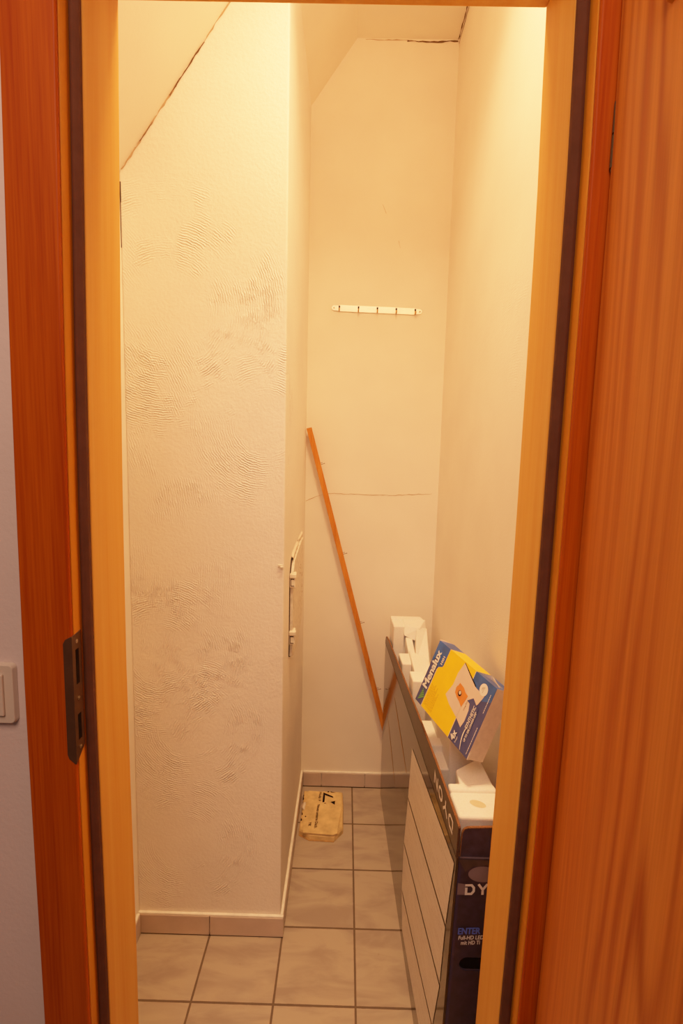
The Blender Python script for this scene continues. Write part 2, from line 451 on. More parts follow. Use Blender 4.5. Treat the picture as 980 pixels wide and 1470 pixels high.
skirting('baseboard_back', [(PR+.0095, -.069, BK-.0085, BK, .004, BH), (-.067, .104, BK-.0085, BK, .004, BH), (.106, RW-.001, BK-.0085, BK, .004, BH)],
         (PR+.0095, RW-.001, BK-.0075, BK, BH-.001, BH+.005), (PR+.010, RW-.001, BK-.0075, BK, .0002, .005), 'beige tile skirting along the back wall')
skirting('baseboard_left', [(PL, PL+.0085, .76, PF-.0095, .003, BH)],
         (PL, PL+.0075, .76, PF-.0095, BH-.001, BH+.005), (PL, PL+.0065, .765, PF-.010, .0002, .004), 'short dark-jointed tile skirting beside the left door lining')

# ------------------------------------------------------------------ door frame
D0, D1, D2 = .6195, .6465, .7497
XL, XR = -.3340, .2548            # lining faces
GL, GR = -.3468, .2696            # rebate faces
ZT = 1.9346
def interp(tab, z):
    if z <= tab[0][0]: return tab[0][1]
    for (a, u), (b, v) in zip(tab[:-1], tab[1:]):
        if z <= b: return u+(v-u)*(z-a)/(b-a)
    return tab[-1][1]
# the old jambs are a little out of true
BOWL = [(0, .001), (.33, -.001), (.5, -.001), (.75, -.003), (1.0, -.0045), (1.25, -.003), (1.47, .000), (1.7, .005), (1.9, .009), (2.1, .013)]
BOWR = [(0, -.015), (.35, -.009), (.5, -.0065), (.78, -.001), (1.03, .003), (1.25, .004), (1.48, .004), (1.67, .0035), (1.86, .000), (2.1, -.004)]
def jamb(name, prof, bow, mat, parent, z0=0.0, z1=2.06, bevel=.0025):
    bm = bmesh.new(); rings = []; n = 22
    for i in range(n+1):
        z = z0+(z1-z0)*i/n; dx = interp(bow, z)
        rings.append([bm.verts.new((x+dx, y, z)) for x, y in prof])
    bm.faces.new(rings[0][::-1]); bm.faces.new(rings[-1])
    k = len(prof)
    for a, b in zip(rings[:-1], rings[1:]):
        for i in range(k): bm.faces.new([a[i], a[(i+1) % k], b[(i+1) % k], b[i]])
    return mesh_obj(name, bm, mat, parent, bevel=bevel, segs=3)
fr = empty('trim_1', (0, .66, 0)); tag(fr, 'varnished pine door frame around the closet opening, casing, rebate and lining', 'door frame', kind='structure')
jamb('casing', [(-.4125, D0), (GL-.0005, D0), (GL-.0005, D0+.006), (-.365, .6365), (-.4125, .6365)], BOWL, M['casing'], fr, bevel=.004)
jamb('rebate', [(-.366, D0+.0065), (GL, D0+.0065), (GL, .660), (-.3735, .660), (-.3735, .638), (-.366, .638)], BOWL, M['rebate'], fr, z1=1.96, bevel=.001)
jamb('door_seal', [(GL+.0002, D1-.001), (GL+.0055, D1-.004), (XL-.004, D1-.002), (XL-.0008, D1+.001), (XL-.0008, D1+.007), (GL+.0002, D1+.007)], BOWL, M['seal'], fr, z1=1.945, bevel=.0012)
jamb('lining', [(-.3735, .661), (GL+.0003, .661), (GL+.0003, D1+.0075), (XL, D1+.0075), (XL, D2), (-.3735, D2)], BOWL, M['lining'], fr, z1=1.975, bevel=.0015)
jamb('casing', [(GR+.0005, D0), (.336, D0), (.336, .6365), (.288, .6365), (GR+.0005, D0+.006)], BOWR, M['casing'], fr, bevel=.003)
jamb('rebate', [(GR, D0+.0065), (.289, D0+.0065), (.289, .638), (.2995, .638), (.2995, .660), (GR, .660)], BOWR, M['rebate'], fr, z1=1.96, bevel=.001)
jamb('door_seal', [(XR+.0008, D1+.001), (XR+.004, D1-.002), (GR-.0055, D1-.004), (GR-.0002, D1-.001), (GR-.0002, D1+.007), (XR+.0008, D1+.007)], BOWR, M['seal'], fr, z1=1.945, bevel=.0012)
jamb('lining', [(XR, D1+.0075), (GR-.0003, D1+.0075), (GR-.0003, .661), (.2995, .661), (.2995, D2), (XR, D2)], BOWR, M['lining'], fr, z1=1.975, bevel=.0015)
bm = bmesh.new(); bm_box(bm, XL+.009, XR-.001, D1+.0075, D2, ZT, 1.984); mesh_obj('lining', bm, M['lining'], fr, bevel=.0015)
bm = bmesh.new(); bm_box(bm, GL+.009, GR-.001, D1-.003, D1+.007, ZT+.001, ZT+.0125); mesh_obj('door_seal', bm, M['seal'], fr, bevel=.001)
bm = bmesh.new(); bm_box(bm, GL+.01, GR, D0, .6365, ZT+.0130, 2.06); mesh_obj('casing', bm, M['casing'], fr, bevel=.003)

# strike plate let into the left rebate
sp = empty('strike_plate', (0, 0, 0)); sp.parent = fr; sp.location = (0, -.66, 0)
sp['label'] = 'dark bronze strike plate with two latch slots'
def in_frame(o): return o
bx = interp(BOWL, 1.0)
px = GL + bx
zA, zB = .9125, 1.0885
bm = bmesh.new()
# leaf on the casing face, rounded shoulders
prof = [(-.0105, zA+.012), (-.0085, zA+.006), (.0004, zA-.002), (.0004, zB), (-.0075, zB-.0045), (-.0105, zB-.010)]
bm_hex(bm, [(px+x, D0-.0016, z) for x, z in prof], [(px+x, D0+.0005, z) for x, z in prof])
mesh_obj('front_leaf', bm, M['bronze'], sp, bevel=.0006)
# leaf in the rebate with two slots: built from strips around the openings
y0, y1 = D0-.0014, D1-.006
sl = [(.942, .978), (1.020, 1.068)]
sy0, sy1 = D0+.0058, D0+.0138
bm = bmesh.new()
X0, X1 = px-.0003, px+.0016
lo_, hi_ = sl[0][0], sl[1][1]
def leaf_poly(pts): bm_hex(bm, [(X0, y, z) for y, z in pts], [(X1, y, z) for y, z in pts])
leaf_poly([(y0, zA-.001), (y1, zA+.016), (y1, lo_), (y0, lo_)])
leaf_poly([(y0, hi_), (y1, hi_), (y1, zB+.002), (y0, zB-.001)])
leaf_poly([(y0, lo_), (sy0, lo_), (sy0, hi_), (y0, hi_)])
leaf_poly([(sy1, lo_), (y1, lo_), (y1, hi_), (sy1, hi_)])
leaf_poly([(sy0, sl[0][1]), (sy1, sl[0][1]), (sy1, sl[1][0]), (sy0, sl[1][0])])
mesh_obj('rebate_leaf', bm, M['bronze'], sp)
for a, c in sl:
    bm = bmesh.new(); bm_box(bm, px+.0006, px+.0017, sy0, sy1, a, c); mesh_obj('latch_slot', bm, M['black'], sp)
for z in (zA+.018, 1.0, zB-.010):
    bm = bmesh.new(); bm_cyl(bm, (px+.0014, sy0+.004, z), (px+.0021, sy0+.004, z), .0028, 14)
    bm_cyl(bm, (px+.0014, sy0+.004, z), (px+.0024, sy0+.004, z), .0012, 8)
    mesh_obj('screw', bm, M['screw'], sp, smooth=False)

# ------------------------------------------------------------------ light switch on the hall wall
sw = empty('light_switch', (-.478, .637, 1.0)); tag(sw, 'cream light switch on the hallway wall left of the door frame', 'light switch')
def rrect(cx, cz, w, h, r, y, n=6):
    pts = []
    for (sx, sz, a0) in ((1, 1, 0), (-1, 1, 90), (-1, -1, 180), (1, -1, 270)):
        for i in range(n+1):
            a = math.radians(a0+90*i/n)
            pts.append((cx+sx*(w/2-r)+r*math.cos(a), y, cz+sz*(h/2-r)+r*math.sin(a)))
    return pts
bm = bmesh.new(); bm_hex(bm, rrect(-.478, 1.0015, .0845, .0845, .007, .6369), rrect(-.478, 1.0015, .0815, .0815, .006, .6285))
mesh_obj('cover_frame', bm, M['switch'], sw, bevel=.001)
bm = bmesh.new(); bm_box(bm, -.478-.029, -.478+.029, .6245, .6285, 1.0015-.029, 1.0015+.029, mi=0)
mesh_obj('rocker', bm, M['switch'], sw, bevel=.0015)

# ------------------------------------------------------------------ open door leaf on the right
# the leaf stands about square to the wall, hung on the right casing
def dx(z): return interp(BOWR, z)*.9
HX, HY = .2905, .6155
ANG = math.radians(1.0)
door = empty('door_1', (HX, HY, 0)); tag(door, 'varnished pine door leaf standing open on the right', 'door', kind='structure')
def dpt(u, t, z):
    """u along the leaf towards the hall, t thickness away from the opening"""
    return Vector((HX + dx(z) + u*math.sin(ANG) + t*math.cos(ANG), HY - u*math.cos(ANG) + t*math.sin(ANG), z))
bm = bmesh.new(); rings = []
n = 22
for i in range(n+1):
    z = .008+(1.965-.008)*i/n
    rings.append([bm.verts.new(dpt(u, t, z)) for u, t in ((0, 0), (.60, 0), (.60, .040), (.0, .040))])
bm.faces.new(rings[0][::-1]); bm.faces.new(rings[-1])
for a, c in zip(rings[:-1], rings[1:]):
    for i in range(4): bm.faces.new([a[i], a[(i+1) % 4], c[(i+1) % 4], c[i]])
mesh_obj('leaf', bm, M['door'], door, bevel=.002, segs=3)
# hinge knuckle showing in the gap to the casing
hz = 1.70
bm = bmesh.new()
bm_cyl(bm, (HX+.0060, D0-.004, hz-.036), (HX+.0060, D0-.004, hz-.001), .0042, 14)
bm_cyl(bm, (HX+.0060, D0-.004, hz+.001), (HX+.0060, D0-.004, hz+.034), .0042, 14)
bm_cyl(bm, (HX+.0060, D0-.004, hz-.040), (HX+.0060, D0-.004, hz-.036), .0030, 12)
hg = mesh_obj('hinge', bm, plain('hinge_metal', (.12, .10, .055), .5, metal=.5), door); hg['label'] = 'small metal hinge knuckle'
# wooden batten across the inner face, only its far end shows top right
bm = bmesh.new()
sec_ = [(.002, 1.7575), (-.005, 1.7600), (-.0085, 1.768), (-.0085, 1.800), (.002, 1.803)]
bm_hex(bm, [dpt(.092, t, z) for t, z in sec_], [dpt(.50, t, z) for t, z in sec_])
pg = mesh_obj('batten', bm, M['lath'], door, bevel=.001); pg['label'] = 'wooden batten across the door face'

# ------------------------------------------------------------------ hook rail on the back wall
RL = Vector((-.0683, BK, 1.8478)); RR = Vector((.2599, BK, 1.8404))
ax = (RR-RL).normalized(); up = Vector((0, -1, 0)).cross(ax)*-1
if up.z < 0: up = -up
rail = empty('hook_rail', (RL+RR)/2); tag(rail, 'slim shiny metal rail with five small hooks on the back wall', 'hook rail')
L = (RR-RL).length; Wd = .0225
def rp(s, h, d): return RL + ax*s + up*h + Vector((0, -d, 0))
bm = bmesh.new()
loop = []
for i in range(9):
    a = math.radians(90+180*i/8); loop.append((.011+.009*math.cos(a), .009*math.sin(a)))
loop += [(.026, -.009), (.026, -Wd/2), (L-.026, -Wd/2), (L-.026, -.009)]
for i in range(9):
    a = math.radians(-90+180*i/8); loop.append((L-.011+.009*math.cos(a), .009*math.sin(a)))
loop += [(L-.026, .009), (L-.026, Wd/2), (.026, Wd/2), (.026, .009)]
bm_hex(bm, [rp(s, h, .0005) for s, h in loop], [rp(s, h, .0035) for s, h in loop])
mesh_obj('rail_strip', bm, M['steel'], rail, bevel=.0006)
for fr_ in (.09, .299, .505, .711, .918):
    s = fr_*L
    bm = bmesh.new()
    w = .0022
    prof = [(.0035, .0005), (.0055, .001), (.0065, -.002), (.0075, -.008), (.014, -.0125), (.022, -.008), (.0225, -.0045), (.0205, -.0045), (.014, -.0095), (.009, -.007), (.006, -.0115), (.0035, -.0115)]
    # profile given as (distance from wall, height)
    bm_hex(bm, [rp(s-w, h, d) for d, h in prof], [rp(s+w, h, d) for d, h in prof])
    hk = mesh_obj('hook', bm, M['brass'], rail)
    bm = bmesh.new()
    for h0, h1 in ((.0015, .0085),):
        a = [rp(s-.0028, h0, .0034), rp(s+.0028, h0, .0034), rp(s+.0028, h1, .0034), rp(s-.0028, h1, .0034)]
        bm_hex(bm, a, [v + Vector((0, -.0012, 0)) for v in a])
    mesh_obj('hook_slot', bm, M['black'], hk)
for s in (.0105, L-.0105):
    bm = bmesh.new(); bm_cyl(bm, rp(s, 0, .003), rp(s, 0, .0048), .0028, 12); mesh_obj('screw', bm, M['screw'], rail)

# ------------------------------------------------------------------ wooden lath leaning in the back corner
A = Vector((-.1385, 1.836, 1.420)); Bq = Vector((.2455, 1.836, .004))
d = (A-Bq).normalized(); sv = Vector((d.z, 0, -d.x)); yv = Vector((0, 1, 0))
lath = empty('wooden_lath', Bq); tag(lath, 'long orange-brown wooden lath with small nails leaning across the back wall', 'lath')
def lp(s, a, dp): return Bq + d*s + sv*a + yv*dp
LL = (A-Bq).length
bm = bmesh.new()
pr = [(-.0095, -.007), (.0035, -.007), (.0045, -.003), (.0095, -.003), (.0095, .007), (-.0095, .007)]
bm_hex(bm, [lp(0.006, a, c) for a, c in pr], [lp(LL, a, c) for a, c in pr])
mesh_obj('strip', bm, M['lath'], lath, bevel=.001)
for f in (.10, .295, .482, .67, .905):
    s = LL*f
    bm = bmesh.new(); bm_cyl(bm, lp(s, .008, .002), lp(s+.001, .0235, .000), .0010, 8); bm_cyl(bm, lp(s+.001, .0232, 0), lp(s+.001, .0245, 0), .0021, 10)
    bm_cyl(bm, lp(s+.006, .008, .003), lp(s+.006, .017, .002), .0008, 8)
    mesh_obj('nail', bm, M['crack'], lath)

# ------------------------------------------------------------------ access hatch in the pillar side
hx = PR
hatch = empty('access_hatch', (PR, 1.52, .9)); tag(hatch, 'rough cream access hatch with two catches in the pillar side', 'access hatch')
def hz_top(y): return 1.034+(y-1.386)*.07
bm = bmesh.new()
ol = [(1.362, .752), (1.40, .735), (1.50, .722), (1.60, .735), (1.69, .770), (1.70, .9), (1.695, 1.050), (1.60, 1.047), (1.40, 1.030), (1.372, 1.000), (1.362, .985)]
bm_hex(bm, [(hx-.002, y-.007, z) for y, z in ol], [(hx+.0016, y-.007, z+.004) for y, z in ol])
mesh_obj('gap', bm, M['dark'], hatch)
ol2 = [(1.364, .752), (1.40, .740), (1.50, .726), (1.60, .740), (1.684, .775), (1.694, .9), (1.688, 1.042), (1.60, 1.040), (1.41, 1.022), (1.376, .994), (1.364, .980)]
bm = bmesh.new()
bm_hex(bm, [(hx+.0017, y, z) for y, z in ol2], [(hx+.0095, y+.001, z) for y, z in ol2])
mesh_obj('cover', bm, M['hatch'], hatch, bevel=.0012)
# ragged filler round the far edge
bm = bmesh.new()
path = [(1.40, 1.030)]+[(1.40+.30*i/10, 1.033+.02*i/10) for i in range(1, 11)]+[(1.698, 1.05-.30*i/14) for i in range(1, 15)]
prev = None
for i, (y, z) in enumerate(path):
    hor = i <= 10
    w = random.uniform(.004, .011); hgt = random.uniform(.003, .007); o_ = random.uniform(-.003, .003)
    if hor: ring = [(hx-.001, y, z-w+o_), (hx+hgt, y, z-w*.4+o_), (hx+hgt, y, z+w*.4+o_), (hx-.001, y, z+w+o_)]
    else: ring = [(hx-.001, y-w+o_, z), (hx+hgt, y-w*.4+o_, z), (hx+hgt, y+w*.4+o_, z), (hx-.001, y+w+o_, z)]
    if i == 10: ring = [(hx-.001, y-w, z-w), (hx+hgt, y-w*.4, z-w*.4), (hx+hgt, y+w*.4, z+w*.4), (hx-.001, y+w, z+w)]
    cur = [bm.verts.new(v) for v in ring]
    if prev:
        for k_ in range(3): bm.faces.new([prev[k_], prev[k_+1], cur[k_+1], cur[k_]])
    prev = cur
mesh_obj('filler', bm, plaster('hatch_filler', (.72, .63, .50), strength=.5), hatch)
for i in range(12):
    z = random.uniform(.78, .97); y = random.uniform(1.55, 1.66)
    bm = bmesh.new(); bm_box(bm, hx+.0094, hx+.0099, y, y+random.uniform(.004, .02), z, z+random.uniform(.002, .008))
    mesh_obj('flaked_paint', bm, M['crack2'], hatch)
for zc in (.974, .808):
    bm = bmesh.new(); bm_box(bm, hx+.0008, hx+.0165, 1.357, 1.392, zc-.019, zc+.019)
    bm_box(bm, hx+.0008, hx+.0195, 1.354, 1.372, zc+.009, zc+.020)
    c = mesh_obj('catch', bm, M['hinge_paint'], hatch, bevel=.0015)
    bm = bmesh.new()
    bm_box(bm, hx+.0035, hx+.0050, 1.3562, 1.3575, zc-.013, zc+.006)
    bm_box(bm, hx+.0035, hx+.0135, 1.3562, 1.3575, zc+.0045, zc+.007)
    bm_box(bm, hx+.0040, hx+.0135, 1.3562, 1.3575, zc-.0145, zc-.013)
    mesh_obj('catch_slot', bm, M['black'], c)

# ------------------------------------------------------------------ cardboard pouch on the floor
pouch = empty('cardboard_pouch', (-.06, 1.67, 0)); tag(pouch, 'worn flat brown cardboard pouch with black print on the floor tiles', 'cardboard pouch')
from mathutils import noise as mn
bot = [(-.1330, 1.800), (.0185, 1.800), (.0215, 1.740), (.0215, 1.612), (-.0090, 1.572), (-.0960, 1.576), (-.1345, 1.600), (-.1330, 1.700)]
bm = bmesh.new()
def pouch_top(x, y):
    return .020 + .004*mn.noise(Vector((x*24, y*24, 0))) + .0035*max(0, (y-1.70)/.1) - .004*max(0, (x+.0)/.02)
# top sheet as a crumpled grid clipped to the outline
def inside(x, y, poly):
    c = False; j = len(poly)-1
    for i in range(len(poly)):
        if (poly[i][1] > y) != (poly[j][1] > y) and x < (poly[j][0]-poly[i][0])*(y-poly[i][1])/(poly[j][1]-poly[i][1])+poly[i][0]: c = not c
        j = i
    return c
nseg = 14
ctr = Vector((-.058, 1.69, 0))
per = []
for (a, b2) in zip(bot, bot[1:]+bot[:1]):
    for i in range(6): per.append((a[0]+(b2[0]-a[0])*i/6, a[1]+(b2[1]-a[1])*i/6))
rg = []
lower = [bm.verts.new((x, y, .0006)) for x, y in per]
rg.append(lower)
for f in (.985, .95, .8, .6, .4, .2):
    row = []
    for (x, y) in per:
        xx = ctr.x+(x-ctr.x)*f; yy = ctr.y+(y-ctr.y)*f
        z = pouch_top(xx, yy) * (.80 if f > .98 else 1)
        row.append(bm.verts.new((xx, yy, z)))
    rg.append(row)
k = len(per)
for a, c in zip(rg[:-1], rg[1:]):
    for i in range(k): bm.faces.new([a[i], a[(i+1) % k], c[(i+1) % k], c[i]])
cv = bm.verts.new((ctr.x, ctr.y, pouch_top(ctr.x, ctr.y)))
for i in range(k): bm.faces.new([rg[-1][i], rg[-1][(i+1) % k], cv])
bm.faces.new(lower[::-1])
mesh_obj('pouch_body', bm, M['pouch'], pouch)
# paper sheet on top: folded front sheet with clear edges
sheet = [(-.114, 1.788), (.010, 1.785), (.0145, 1.700), (.0010, 1.581), (-.0125, 1.573), (-.118, 1.580), (-.124, 1.66)]
bm = bmesh.new()
bm_hex(bm, [(x, y, .0215+.0035*max(0, (y-1.66)/.12)) for x, y in sheet], [(x, y, .0262+.0035*max(0, (y-1.66)/.12)) for x, y in sheet])
bmesh.ops.triangulate(bm, faces=[f for f in bm.faces if len(f.verts) > 4])
mesh_obj('front_sheet', bm, M['pouch'], pouch, bevel=.0008)
bm = bmesh.new()
fs = [(-.118, 1.5795), (-.0125, 1.5725), (-.0095, 1.5705), (-.0960, 1.5745), (-.1340, 1.597)]
bm_hex(bm, [(x, y-.0022, .001) for x, y in fs[1:]], [(x, y-.0005, .0035) for x, y in fs[1:]])
mesh_obj('torn_edge', bm, M['pouch_edge'], pouch)
# crumpled plastic film and holes on the side by the skirting
bm = bmesh.new()
bmesh.ops.create_icosphere(bm, subdivisions=3, radius=.017)
for v in bm.verts:
    v.co *= 1+.35*mn.noise(v.co*70); v.co.z *= .55; v.co.x *= .55
bmesh.ops.translate(bm, verts=bm.verts, vec=(-.1235, 1.715, .020))
mesh_obj('film_scrap', bm, M['pale'], pouch, smooth=True)
for (x, y, r) in ((-.1150, 1.655, .0028), (-.1285, 1.672, .0018), (-.1290, 1.642, .0026), (-.1310, 1.752, .0024), (-.1310, 1.768, .0016)):
    bm = bmesh.new(); bm_cyl(bm, (x, y, .018), (x, y, .0272), r, 10)
    mesh_obj('hole', bm, M['dark'], pouch)
zt = .0268
def ptop(x, y): return Vector((x, y, .0265+.0035*max(0, (y-1.66)/.12)))
def tilt_text(body, x, y, length, height, bold=0):
    # reads from the back wall towards the door, letters rise to the right
    b = bmesh.new(); O = ptop(x, y); E_ = ptop(x-.004*length/.1, y-length)
    text_mesh(b, body, O+Vector((0, 0, .0009)), E_-O, (1, 0, 0), length, height, bold)
    return mesh_obj('lettering', b, M['black'], pouch)
tilt_text('Neues unterm Dach.', -.0755, 1.716, .118, .0105, .010)
tilt_text('Holz F', -.0715, 1.782, .050, .0095, .02)
tilt_text('YK', -.1010, 1.628, .021, .0095, .03)
# emblem: bold angular A and a triangle
bm = bmesh.new()
def e3(pts):
    bm.faces.new([bm.verts.new(ptop(x, y)+Vector((0, 0, .0010))) for x, y in pts])
e3([(-.0560, 1.780), (-.0180, 1.759), (-.0180, 1.752), (-.0460, 1.764), (-.0490, 1.767)])
e3([(-.0560, 1.780), (-.0490, 1.768), (-.0500, 1.728), (-.0580, 1.728)])
e3([(-.0470, 1.726), (-.0425, 1.722), (-.0520, 1.720)])
e3([(-.0280, 1.730), (-.0100, 1.737), (-.0110, 1.716)])
e3([(-.0300, 1.7865), (-.0080, 1.7800), (-.0270, 1.7810)])
e3([(-.0400, 1.7870), (-.0340, 1.7870), (-.0350, 1.7810), (-.0410, 1.7810)])
mesh_obj('emblem', bm, M['black'], pouch)

# ------------------------------------------------------------------ tall television carton
carton = empty('television_carton', (.25, 1.3, 0)); tag(carton, 'tall narrow dark glossy television carton standing open along the right wall', 'carton')
YN, YF, ZF = .81, 1.82, .622
def fx(y, z):
    s = (YF-y)/(YF-YN); t = z/ZF
    return (.1665*(1-t)+.1655*t)*(1-s)+(.198*(1-t)+.2134*t)*s
def fp(y, z, off=0.0): return Vector((fx(y, z)-off, y, z))
CW = .113
def panel(bm, y0, y1, z0, z1, off0, off1, ny=12, nz=8, zf=None):
    """slab following the carton's long face, between two offsets"""
    def grid(off):
        return [[bm.verts.new(fp(y0+(y1-y0)*i/ny, z0+((zf(y0+(y1-y0)*i/ny) if zf else z1)-z0)*j/nz, off)) for j in range(nz+1)] for i in range(ny+1)]
    a, c = grid(off0), grid(off1)
    for i in range(ny):
        for j in range(nz):
            bm.faces.new([a[i][j], a[i+1][j], a[i+1][j+1], a[i][j+1]]); bm.faces.new([c[i][j], c[i][j+1], c[i+1][j+1], c[i+1][j]])
    for i in range(ny):
        for j in (0, nz): bm.faces.new([a[i][j], a[i+1][j], c[i+1][j], c[i][j]])
    for j in range(nz):
        for i in (0, ny): bm.faces.new([a[i][j], a[i][j+1], c[i][j+1], c[i][j]])
bm = bmesh.new(); panel(bm, YN, YF, .001, ZF, 0, -.004)
mesh_obj('long_side', bm, M['gloss'], carton)
bm = bmesh.new(); panel(bm, YN+.004, YF-.004, .001, ZF, -CW+.004, -CW)
mesh_obj('rear_side', bm, M['kraft'], carton)
# front end panel with hand hole
def ep(u, z, y): return Vector((fx(YN, z)+u, y, z))
bm = bmesh.new()
HZ0, HZ1, HU0, HU1 = .396, .424, .021, .092
us = [0.0045, HU0, HU1, CW-.0005]; zz = [.001, HZ0, HZ1, ZF]
for i in range(3):
    for j in range(3):
        if i == 1 and j == 1: continue
        u0, u1, z0, z1 = us[i], us[i+1], zz[j], zz[j+1]
        bm_hex(bm, [ep(u0, z0, YN), ep(u1, z0, YN), ep(u1, z1, YN), ep(u0, z1, YN)], [ep(u0, z0, YN+.004), ep(u1, z0, YN+.004), ep(u1, z1, YN+.004), ep(u0, z1, YN+.004)])
# rounded ends of the hand hole
for side, cu in ((1, HU0), (-1, HU1)):
    zc = (HZ0+HZ1)/2; r = (HZ1-HZ0)/2
    for sg in (1, -1):
        loop = [(cu, zc+sg*r)] + [(cu+side*(r-r*math.cos(a)), zc+sg*r*math.sin(a)) for a in [math.pi/2*i/6 for i in range(7)]]
        bm_hex(bm, [ep(u, z, YN) for u, z in loop], [ep(u, z, YN+.004) for u, z in loop])
mesh_obj('front_end', bm, M['print_dark'], carton)
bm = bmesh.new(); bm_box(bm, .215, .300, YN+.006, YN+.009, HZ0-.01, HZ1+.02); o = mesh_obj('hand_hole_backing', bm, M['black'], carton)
bm = bmesh.new()
bm_hex(bm, [(fx(YF, 0), YF-.004, .001), (fx(YF, 0)+CW, YF-.004, .001), (fx(YF, 0)+CW, YF-.004, ZF), (fx(YF, 0), YF-.004, ZF)],
           [(fx(YF, 0), YF, .001), (fx(YF, 0)+CW, YF, .001), (fx(YF, 0)+CW, YF, ZF), (fx(YF, 0), YF, ZF)])
mesh_obj('back_end', bm, M['kraft'], carton)
# long flap: stands up from the fold, its cut edge shows brown corrugation
def ftop(y):
    return interp([(.80, .6795), (.83, .683), (1.0, .6855), (1.2, .682), (1.5, .671), (1.74, .662), (1.80, .655), (1.815, .640), (1.82, .628)], y)
bm = bmesh.new(); panel(bm, YN+.002, YF, ZF, .68, .0004, -.0032, ny=40, nz=3, zf=ftop)
flap = mesh_obj('long_flap', bm, M['print_flap'], carton); flap['label'] = 'raised top flap with upside-down lettering'
bm = bmesh.new()
ys = [YN+.002+(YF-YN-.002)*i/60 for i in range(61)]
for a, c in zip(ys[:-1], ys[1:]):
    bm_hex(bm, [fp(a, ftop(a)-.0008, .0007), fp(a, ftop(a)-.0008, -.0036), fp(c, ftop(c)-.0008, -.0036), fp(c, ftop(c)-.0008, .0007)],
               [fp(a, ftop(a)+.0012, .0007), fp(a, ftop(a)+.0012, -.0036), fp(c, ftop(c)+.0012, -.0036), fp(c, ftop(c)+.0012, .0007)])
mesh_obj('cut_edge', bm, M['corr'], flap)
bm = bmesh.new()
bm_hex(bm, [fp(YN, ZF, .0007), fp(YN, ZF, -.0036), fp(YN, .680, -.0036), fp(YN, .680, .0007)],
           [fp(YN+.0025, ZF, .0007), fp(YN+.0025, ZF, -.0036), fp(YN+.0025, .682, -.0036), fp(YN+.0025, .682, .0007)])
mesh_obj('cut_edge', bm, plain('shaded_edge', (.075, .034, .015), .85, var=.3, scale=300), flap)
bm = bmesh.new()
for a, c in zip(ys[:-1], ys[1:]):
    bm_hex(bm, [fp(a, ZF-.001, .0004), fp(a, ZF+.0012, .0010), fp(c, ZF+.0012, .0010), fp(c, ZF-.001, .0004)],
               [fp(a, ZF-.001, -.001), fp(a, ZF+.0012, -.001), fp(c, ZF+.0012, -.001), fp(c, ZF-.001, -.001)])
mesh_obj('fold_crease', bm, M['black'], flap)
# upside-down lettering on the flap, D nearest the door
def face_text(body, y, z, length, height, mat, parent, drop=0, **kw):
    b = bmesh.new()
    O = fp(y, z, .0012); E_ = fp(y+length, z+drop, .0012); U = fp(y, z-.02, .0012)-fp(y, z, .0012)
    text_mesh(b, body, O, E_-O, U, length, height, **kw)
    for v in b.verts: v.co.x = fx(v.co.y, v.co.z)-.0012
    return mesh_obj('lettering', b, mat, parent)
face_text('Television', .938, .636, .085, .006, M['dim_ink'], flap)
# front flap, rounded shoulders, leaning a little inwards
def flp(u, z, dy): return Vector((fx(YN, ZF)+u, YN+.004+dy+(z-ZF)*.10, z))
FT = .0505
shape = [(.0080, 0), (.0098, .030), (.0115, .042), (.0145, .048), (.0205, FT), (CW-.010, FT+.004), (CW-.004, .045), (CW-.003, 0)]
bm = bmesh.new(); bm_hex(bm, [flp(u, ZF+z, 0) for u, z in shape], [flp(u, ZF+z, .0038) for u, z in shape])
ff = mesh_obj('front_flap', bm, M['print_dark'], carton)
bm = bmesh.new()
for (a, c) in zip(shape[:-2], shape[1:-1]):
    nrm = Vector((-(c[1]-a[1]), c[0]-a[0])).normalized()*.0016
    q0, q1 = (a[0]+nrm.x, a[1]+nrm.y), (c[0]+nrm.x, c[1]+nrm.y)
    lo = [flp(a[0], ZF+a[1], -.0004), flp(c[0], ZF+c[1], -.0004), flp(q1[0], ZF+q1[1], -.0004), flp(q0[0], ZF+q0[1], -.0004)]
    bm_hex(bm, lo, [v+Vector((0, .0046, 0)) for v in lo])
mesh_obj('cut_edge', bm, M['corr'], ff)
# specification sheet printed on the long side: four rows
rows = [((1.231, .566), (.818, .6045), (.8385, .4605), (1.2447, .4165)), ((1.2450, .4095), (.8387, .4535), (.8452, .3275), (1.2660, .2660)),
        ((1.2662, .2590), (.8455, .3205), (.8700, .2010), (1.2590, .1270)), ((1.2590, .1200), (.8720, .1945), (.900, .075), (1.2200, .040))]
bm = bmesh.new()
for tl, tr, br, bl in rows:
    ny, nz = 8, 4; g = []
    for i in range(ny+1):
        s = i/ny; col = []
        for j in range(nz+1):
            t = j/nz
            y = (tl[0]*(1-s)+tr[0]*s)*(1-t)+(bl[0]*(1-s)+br[0]*s)*t
            z = (tl[1]*(1-s)+tr[1]*s)*(1-t)+(bl[1]*(1-s)+br[1]*s)*t
            col.append(bm.verts.new(fp(y, z, .0010)))
        g.append(col)
    for i in range(ny):
        for j in range(nz): bm.faces.new([g[i][j], g[i+1][j], g[i+1][j+1], g[i][j+1]])
sps = mesh_obj('specification_sheet', bm, M['spec'], carton); sps['label'] = 'pale panel of four blocks of small print'
